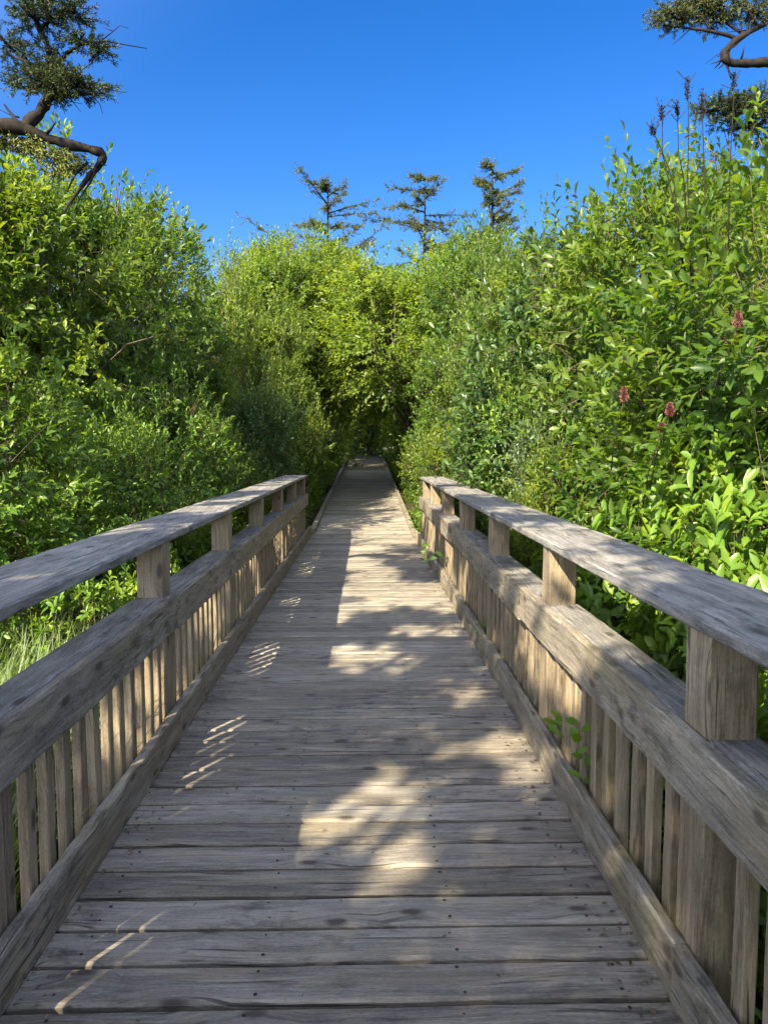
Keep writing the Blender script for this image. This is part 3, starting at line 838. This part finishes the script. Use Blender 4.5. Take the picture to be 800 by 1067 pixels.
def far_spruce(name, label, x, y, ztop, spread, seed, bare_top=.0, layers=7, z0f=.45, leaf='needle', step_flat=.12):
    R = np.random.default_rng(seed); rng = random.Random(seed)
    zb = ground_z(x, y)
    root = thing(name, label, 'tree', (x, y, zb))
    H = ztop - zb
    B = Builder()
    kx = rng.uniform(-.3, .3)
    B.tube([(0, 0, -.2), (kx*.5, .1, H*.35), (kx, 0, H*.7), (kx*.8, 0, H)], [.18, .14, .085, .012], 7, rng)
    bases = []; dirs = []; lens = []
    for k in range(layers):
        nb = 4
        for j in range(nb):
            f = z0f + (1 - z0f)*min(1, max(0, (k + rng.uniform(-.6, .6))/(layers-1)))*(1 - bare_top)
            az = rng.uniform(0, 6.28)
            L = spread*(1.12 - f)/(1.12 - z0f)*rng.choice((.4, .6, .8, 1.0, 1.25))
            d = (math.cos(az), math.sin(az), rng.uniform(-.05, .45))
            b = np.array([kx, 0, H*f + rng.uniform(-.15, .15)])
            bases.append(b); dirs.append(d); lens.append(L)
            B.tube([b, b + np.array(d)*L*.5 + np.array([0, 0, .04]), b + np.array(d)*L], [.04, .025, .006], 4, rng)
    for j in range(14):   # bare broken twigs
        az = rng.uniform(0, 6.28); f = rng.uniform(z0f, 1.0)
        b = Vector((kx, 0, H*f)); d = Vector((math.cos(az), math.sin(az), rng.uniform(-.2, .4)))
        B.tube([b, b + d*spread*rng.uniform(.2, .7)*(1.15-f)], [.018, .004], 3, rng)
    B.obj('trunk', M['darkbark'], root, smooth=True)
    P, Q = boughs(R, bases, dirs, [l*1.25 for l in lens], 38, .36, .36)
    V, F = needles_on(R, P, Q, 30, .075, .020)
    mesh_obj('crown', np_mesh('crown', V, F, [M[leaf]]), root)
    return root
far_spruce('spruce_tree', 'flat topped dark spruce with a bare spike, far away over the middle trees', -1.55, 36.0, 14.0, 4.0, 31, bare_top=.10, layers=8, z0f=.62, leaf='needle_pale')
far_spruce('spruce_tree', 'open layered pale spruce standing right of the flat topped one', 3.0, 36.0, 14.2, 3.7, 32, layers=9, z0f=.60, leaf='needle_pale')
far_spruce('spruce_tree', 'narrow spiky dark spruce top poking above the right hedge', 5.6, 34.0, 13.9, 3.1, 33, layers=12, z0f=.55, leaf='needle_pale')

def px(x, y, d):
    """world point seen at photo pixel (x,y) at distance d along the walk"""
    cp = math.radians(4.86); yw = -math.radians(1.34)
    u = (x - 400)/F_PX; v = (533.5 - y)/F_PX
    dz = -math.sin(cp) + v*math.cos(cp); dy = math.cos(cp) + v*math.sin(cp); dx = u
    X = dx*math.cos(yw) - dy*math.sin(yw); Y = dx*math.sin(yw) + dy*math.cos(yw)
    k = d/Y
    return Vector((X*k, d, CAMH + dz*k))

def rough(B, pts, rad, n, rng, sub=4):
    """gnarled tube: the path resampled, bent and swollen a little at random"""
    P = [Vector(p) for p in pts]; Q = []; Rr = []
    for i in range(len(P) - 1):
        p0 = P[max(i-1, 0)]; p1 = P[i]; p2 = P[i+1]; p3 = P[min(i+2, len(P)-1)]
        for k in range(sub):
            t = k/sub
            q = .5*((2*p1) + (p2-p0)*t + (2*p0 - 5*p1 + 4*p2 - p3)*t*t + (3*p1 - p0 - 3*p2 + p3)*t**3)
            r = rad[i] + (rad[i+1]-rad[i])*t
            Q.append(q + Vector((rng.uniform(-1, 1), rng.uniform(-1, 1), rng.uniform(-1, 1)))*r*.16); Rr.append(r*rng.uniform(.82, 1.16))
    Q.append(P[-1]); Rr.append(rad[-1])
    B.tube(Q, Rr, n, rng)

def limb_tree(name, label, d, trunk_px, limbs, dead, seed, tufts, leaf, moss=None, needle_n=34, tl=.12):
    """crooked conifer: paths measured in the photo, depth wandering around d"""
    R = np.random.default_rng(seed); rng = random.Random(seed)
    base = px(*trunk_px[0][:2], d)
    g0 = Vector((base.x, base.y, ground_z(base.x, base.y)))
    root = thing(name, label, 'tree', g0)
    def P3(p): return px(p[0], p[1], d + p[2]) - g0
    B = Builder()
    pts = [Vector((0, 0, -.2)), Vector((.05, 0, (base.z-g0.z)*.5)), P3(trunk_px[0])]
    B.tube(pts, [.17, .15, trunk_px[0][3]], 8, rng)
    rough(B, [P3(p) for p in trunk_px], [p[3]*.86 for p in trunk_px], 8, rng)
    for q in range(16):
        i = rng.randrange(1, len(trunk_px) - 1); c = P3(trunk_px[i]).lerp(P3(trunk_px[i+1]), rng.random()); r = trunk_px[i][3]
        dv = Vector((rng.uniform(-1, 1), rng.uniform(-1, 1), rng.uniform(-1, 1))).normalized()*rng.uniform(.06, .2)
        B.tube([c, c + dv*.6 + Vector((0, 0, -.01)), c + dv], [r*.28, r*.16, .003], 4, rng)
    B.obj('trunk', M['darkbark'], root, smooth=True)
    B = Builder()
    for l in limbs: rough(B, [P3(p) for p in l], [p[3]*.9 for p in l], 6, rng)
    for l in dead:
        B.tube([P3(p) for p in l], [p[3] for p in l], 4, rng)
    # tufts: (x, y, dd, radius, count)
    Pn = []; Qn = []
    for (x, y, dd, r, n) in tufts:
        c = np.array(P3((x, y, dd)))
        for k in range(int(n*.8)):
            v = R.normal(size=3)*np.array([1, 1, .42]); v = v/np.linalg.norm(v)*r*R.random()**.5*np.array([1, 1, .55])
            p = c + v
            q = p + nrm(v*np.array([1, 1, .4]) + R.normal(size=3)*r*.35)*tl*(.6 + .8*R.random())
            Pn.append(p); Qn.append(q)
        for k in range(max(4, n//6)):
            v = R.normal(size=3)*np.array([1, 1, .4]); v = v/np.linalg.norm(v)*r
            B.tube([c, c + v*.5 + np.array([0, 0, .02]), c + v], [.010, .007, .003], 3, rng)
    B.obj('branches', M['darkbark'], root, smooth=True)
    V, F = needles_on(R, np.array(Pn), np.array(Qn), needle_n, .032, .0050)
    TV, TF = twig_geo(np.array(Pn), np.array(Qn), .0035, .0015)
    mesh_obj('crown', np_mesh('crown', V, F, [M[leaf]]), root)
    mesh_obj('twigs', np_mesh('twigs', TV, TF, [M['darkbark']]), root)
    if moss:
        Pm = []; 
        for (x, y, dd, r, n) in moss:
            c = np.array(P3((x, y, dd)))
            v = R.normal(size=(n, 3)); v = nrm(v)*(r*R.random(n)**.4)[:, None]*np.array([1.3, 1, .7])
            Pm.append(c + v)
        Pm = np.concatenate(Pm); D = nrm(R.normal(size=Pm.shape) - np.array([0, 0, .6]))
        V, F = leaf_geo(Pm, D, nrm(R.normal(size=Pm.shape)), np.full(len(Pm), .05), np.full(len(Pm), .014), T4)
        mesh_obj('moss', np_mesh('moss', V, F, [M['moss']]), root)
    return root

limb_tree('spruce_tree', 'dark crooked spruce limb reaching in at the upper left corner, moss below it', 6.2,
    [(-130, 150, -.3, .14), (-60, 135, -.2, .10), (-10, 130, 0, .072), (22, 134, .05, .062), (50, 144, .1, .052), (85, 153, .12, .045), (107, 161, .14, .042), (101, 174, .12, .032), (88, 190, .1, .022), (78, 204, .1, .014), (66, 222, .05, .007)],
    [[(22, 134, .05, .058), (40, 118, .1, .052), (50, 100, .1, .045), (55, 75, .15, .032), (50, 50, .1, .028), (40, 28, .1, .024), (34, 5, .1, .02), (30, -25, .1, .012)],
     [(55, 72, .15, .022), (70, 55, .05, .018), (88, 45, 0, .012), (104, 50, 0, .006)],
     [(45, 105, .1, .022), (70, 98, 0, .016), (95, 98, -.1, .008)],
     [(52, 75, .1, .02), (30, 65, .1, .014), (5, 55, .2, .008)],
     [(50, 90, .1, .016), (25, 92, .2, .01), (8, 84, .2, .005)],
     [(42, 30, .1, .016), (62, 12, .1, .012), (80, 12, .1, .006)],
     [(20, 128, .05, .02), (10, 116, .1, .012), (4, 108, .1, .006)],
     [(92, 168, .1, .014), (78, 182, .1, .011), (70, 200, .1, .006)], [(100, 172, .12, .014), (96, 186, .05, .010), (84, 205, 0, .006), (80, 214, 0, .003)]],
    [[(88, 45, 0, .009), (110, 42, 0, .007), (130, 46, 0, .005), (153, 50, 0, .003)], [(104, 43, 0, .006), (118, 32, 0, .004), (125, 26, 0, .003), (134, 29, 0, .002)], [(118, 32, 0, .004), (107, 28, 0, .002)],
     [(20, 122, .1, .008), (8, 118, .1, .004), (-4, 112, .1, .003)], [(95, 98, -.1, .006), (104, 108, -.1, .004), (107, 118, -.1, .002)], [(70, 98, 0, .006), (84, 116, 0, .002)], [(50, 110, 0, .006), (68, 104, 0, .004), (86, 108, 0, .002)]],
    41,
    [(45, 2, .1, .16, 60), (65, 8, .1, .15, 50), (35, 18, 0, .14, 40), (78, 14, .1, .10, 26), (24, 22, .1, .08, 14), (52, 22, .1, .12, 30),
     (95, 48, 0, .10, 30), (84, 42, 0, .09, 22), (103, 56, 0, .06, 12), (60, 55, .1, .07, 16), (40, 48, .1, .06, 10), (8, 48, .2, .11, 26), (25, 58, .1, .12, 26), (-4, 40, .2, .12, 22), (50, 68, .1, .1, 22),
     (40, 84, .1, .15, 46), (60, 84, 0, .18, 66), (80, 90, -.1, .16, 54), (95, 92, -.1, .10, 28), (50, 96, 0, .13, 36), (28, 78, .1, .09, 18), (18, 90, .2, .06, 10), (70, 78, 0, .12, 30)],
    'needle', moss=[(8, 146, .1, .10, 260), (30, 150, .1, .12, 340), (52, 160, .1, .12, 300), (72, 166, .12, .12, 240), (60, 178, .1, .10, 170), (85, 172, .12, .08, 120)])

limb_tree('spruce_tree', 'pale spruce branch bending back at the upper right corner against the sky', 6.8,
    [(900, 75, .2, .11), (850, 68, .1, .07), (800, 65, 0, .048), (775, 66, 0, .045), (757, 63, 0, .042), (755, 54, 0, .038), (762, 46, 0, .034), (775, 36, 0, .03), (800, 22, 0, .026), (840, 0, 0, .02)],
    [[(768, 40, 0, .022), (745, 33, 0, .017), (718, 29, 0, .011), (690, 26, 0, .006)], [(775, 36, 0, .018), (752, 20, .1, .014), (735, 8, .1, .01), (720, -6, .1, .006)], [(740, 31, 0, .012), (728, 14, 0, .008), (712, 8, 0, .005)],
     [(790, 28, 0, .014), (780, 10, 0, .01), (772, -6, 0, .006)]],
    [[(720, 29, 0, .007), (710, 38, 0, .005), (701, 46, 0, .003)], [(755, 52, 0, .006), (745, 58, 0, .004), (735, 66, 0, .003)], [(778, 31, 0, .006), (766, 32, 0, .004), (757, 33, 0, .003)], [(718, 29, 0, .004), (719, 22, 0, .002)]],
    42,
    [(690, 22, 0, .07, 18), (700, 14, 0, .13, 44), (716, 12, .1, .15, 50), (735, 10, .1, .16, 56), (720, 3, .1, .15, 44), (748, 4, .1, .15, 46), (742, 20, .1, .08, 20), (765, 2, .1, .12, 30), (782, 12, 0, .12, 36), (795, 6, 0, .13, 40), (706, 20, 0, .09, 22), (750, 24, .1, .06, 12), (790, 20, 0, .07, 16)],
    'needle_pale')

limb_tree('spruce_tree', 'shaded spruce bough at the right frame edge above the right hedge', 8.5,
    [(900, 150, .2, .10), (850, 128, .1, .06), (800, 116, 0, .04), (770, 112, 0, .03), (740, 115, 0, .02), (725, 118, 0, .01)],
    [[(790, 114, 0, .016), (775, 100, 0, .01), (765, 95, 0, .006)]], [],
    43,
    [(735, 114, 0, .13, 34), (750, 108, 0, .17, 46), (768, 106, 0, .2, 60), (788, 108, 0, .22, 70), (800, 100, 0, .2, 50), (780, 120, 0, .16, 40), (760, 118, 0, .14, 34), (795, 128, .1, .2, 50), (775, 134, .1, .16, 36), (752, 128, 0, .12, 22), (800, 142, .1, .18, 40)],
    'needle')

# ------------------------------------------------------------------ small single plants
def flower_spike(label, x, y, d, seed, h=.11):
    R = np.random.default_rng(seed)
    p = px(x, y, d)
    root = thing('hardhack_flower', label, 'flower', p - Vector((0, 0, 1.0)))
    B = Builder()
    B.tube([(.12, .55, .55), (.05, .30, .75), (0, .02, 1.0 - h*.8), (0, 0, 1.0 + h/2)], [.005, .004, .003, .0015], 5, random.Random(seed))
    B.obj('stem', M['twig'], root, smooth=True)
    n = 620
    t = R.random(n); az = R.random(n)*6.28
    rr = .014*(np.sin(PI*(.15 + .8*t)))*(.35 + .9*R.random(n))*(1 + .35*np.sin(az*2 + t*9))
    P = np.stack([rr*np.cos(az), rr*np.sin(az), 1.0 - h/2 + h*t], 1)
    D = nrm(np.stack([np.cos(az), np.sin(az), R.random(n)], 1))
    V, F = leaf_geo(P, D, nrm(R.normal(size=(n, 3))), np.full(n, .011), np.full(n, .008), T4)
    mesh_obj('blossom', np_mesh('blossom', V, F, [M['flower']]), root)
    n = 14
    t = R.random(n); az = R.random(n)*6.28
    P = np.stack([.05*t, .30*t + .02, .95 - .2*t - .03], 1)
    D = nrm(np.stack([np.cos(az), np.sin(az), .5*R.random(n)], 1))
    V, F = leaf_geo(P, D, np.tile([0, 0, 1.], (n, 1)), np.full(n, .08), np.full(n, .03), T8)
    mesh_obj('leaves', np_mesh('leaves', V, F, [M['willow']], smooth=True), root)
flower_spike('dull pink flower spike, leftmost of the pink flowers in the right shrubs', 650, 411, 4.3, 51, .085)
flower_spike('pink flower spike just right of the leftmost one, above the pale leaves', 698, 427, 3.9, 52, .07)
flower_spike('small pink flower lowest among the right shrubs', 689, 446, 4.0, 53, .05)
flower_spike('reddish pink flower spike highest up, near the right frame edge', 769, 333, 3.8, 54, .085)

def dried_spike(label, pts, d, seed):
    R = np.random.default_rng(seed); rng = random.Random(seed)
    W = [px(a, b, d + rng.uniform(-.05, .05)) for a, b in pts]
    o = W[0].copy()
    root = thing('dried_flower_stalk', label, 'dried stalk', o)
    B = Builder()
    L = [p - o for p in W]
    B.tube(L, [.0045 - .0028*i/(len(L)-1) for i in range(len(L))], 4, rng)
    for q in range(7):
        f = rng.uniform(.05, .9); c = L[-1].lerp(L[-2], f)
        dv = Vector((rng.uniform(-1, 1), rng.uniform(-.5, .5), rng.uniform(.4, 1.2))).normalized()*rng.uniform(.03, .09)
        B.tube([c, c + dv*.5 + Vector((0, 0, -.004)), c + dv], [.0022, .0018, .0035], 4, rng)
    B.obj('stem', M['deadtwig'], root, smooth=True)
    top = np.array(L[-1]); below = np.array(L[-2])
    n = 150
    t = R.random(n)
    P = top + (below - top)*(t*.55)[:, None] + R.normal(size=(n, 3))*(.004 + .005*R.random(n))[:, None]*np.array([1, 1, 1.4])
    V, F = leaf_geo(P, nrm(R.normal(size=(n, 3))), nrm(R.normal(size=(n, 3))), np.full(n, .013), np.full(n, .007), T4)
    mesh_obj('seed_head', np_mesh('seed_head', V, F, [M['deadtwig']]), root)
DS = 4.6
dried_spike('dark dried flower stalk with the highest seed head over the right hedge', [(722, 300), (716, 190), (717, 160), (717, 120), (716, 80)], DS, 61)
dried_spike('dark dried stalk with a round seed head, left of the highest one', [(716, 300), (702, 210), (690, 160), (690, 135), (689, 110)], DS, 62)
dried_spike('leftmost leaning dark dried stalk against the sky above the right hedge', [(712, 290), (702, 190), (690, 158), (684, 145), (678, 132)], DS, 63)
dried_spike('slender dark stalk between the two seed heads over the right hedge', [(720, 290), (712, 185), (707, 160), (706, 130), (705, 106)], DS, 64)
dried_spike('dark dried stalk right of the highest seed head, in front of the spruce bough', [(738, 300), (734, 200), (733, 160), (732, 130), (731, 95)], DS, 65)
dried_spike('rightmost thin dark stalk rising beside the shaded spruce bough', [(758, 300), (760, 180), (762, 140), (764, 105), (765, 76)], DS, 66)

def sprig(label, x, y, d, seed, h=.22, n=12, L=.06, W=.024, leaf='broad'):
    R = np.random.default_rng(seed); rng = random.Random(seed)
    p = px(x, y, d)
    root = thing('small_vine', label, 'plant', p)
    B = Builder()
    tip = Vector((rng.uniform(-.05, .05), rng.uniform(-.05, .05), h))
    B.tube([(0, 0, 0), tip*.5 + Vector((.015, 0, 0)), tip], [.003, .0024, .0012], 4, rng)
    B.obj('stem', M['twig'], root, smooth=True)
    t = np.linspace(.1, 1, n)
    P = np.array(tip)[None]*t[:, None] + R.normal(size=(n, 3))*.008
    az = np.arange(n)*2.4 + R.normal(size=n)*.3
    D = nrm(np.stack([np.cos(az), np.sin(az), .3 + .3*R.random(n)], 1))
    V, F = leaf_geo(P, D, np.tile([0, -.8, .8], (n, 1)) + R.normal(size=(n, 3))*.35, L*(.6 + .6*R.random(n)), W*(.7 + .5*R.random(n)), TR)
    mesh_obj('leaves', np_mesh('leaves', V, F, [M[leaf]], smooth=True), root)
# depth for a point at x_world on the right railing gap: computed from pixel
def rail_depth(x, X=.87): return F_PX*X/(x - 382)
sprig('green vine leaves poking through the right balusters above the mossy kerb spot', 584, 775, rail_depth(584), 71, .12, 7, .075, .04)
sprig('trailing vine with small leaves on the right kerb, nearer of the two climbing there', 612, 822, rail_depth(612), 72, .26, 10, .07, .038)
sprig('tiny green sprig on the nearest right balusters', 776, 1034, rail_depth(776, .90), 73, .06, 12, .028, .008)
sprig('green sprig on the right kerb halfway along the railing', 503, 672, rail_depth(503), 74, .20, 14, .08, .03)
sprig('bright leaves at the foot of the far right balusters', 446, 590, rail_depth(446), 75, .30, 18, .12, .05)
sprig('bright leaf tuft on the right kerb close to the railing end', 432, 555, rail_depth(432), 76, .35, 18, .14, .05)

# dry bits of leaf and needle caught along the kerbs and in the joints
def litter():
    R = np.random.default_rng(3)
    n = 1100
    y = 1.6 + 12*R.random(n)**1.3
    e = R.random(n)
    x = np.where(e < .45, XL + .01 + .09*R.random(n)**2, np.where(e < .85, XR - .01 - .10*R.random(n)**2, XL + .1 + 1.6*R.random(n)))
    P = np.stack([x, y, np.full(n, .0075)], 1)
    az = R.random(n)*6.28
    D = np.stack([np.cos(az), np.sin(az), R.normal(size=n)*.12], 1)
    N = nrm(np.stack([R.normal(size=n)*.25, R.normal(size=n)*.25, np.ones(n)], 1))
    L = .012 + .022*R.random(n)**2
    V, F = leaf_geo(P, D, N, L, L*(.15 + .35*R.random(n)), T4)
    tag(mesh_obj('leaf_litter', np_mesh('leaf_litter', V, F, [M['litter']])), 'dry bits of leaf lying along the kerbs and between planks', 'leaf litter', kind='stuff')
M['litter'] = leaf_mat('dry_leaf', (.05, .033, .018), (.14, .095, .05), (.30, .22, .12), trans=.1, rough=.7, tcol=(1, .9, .7))
litter()
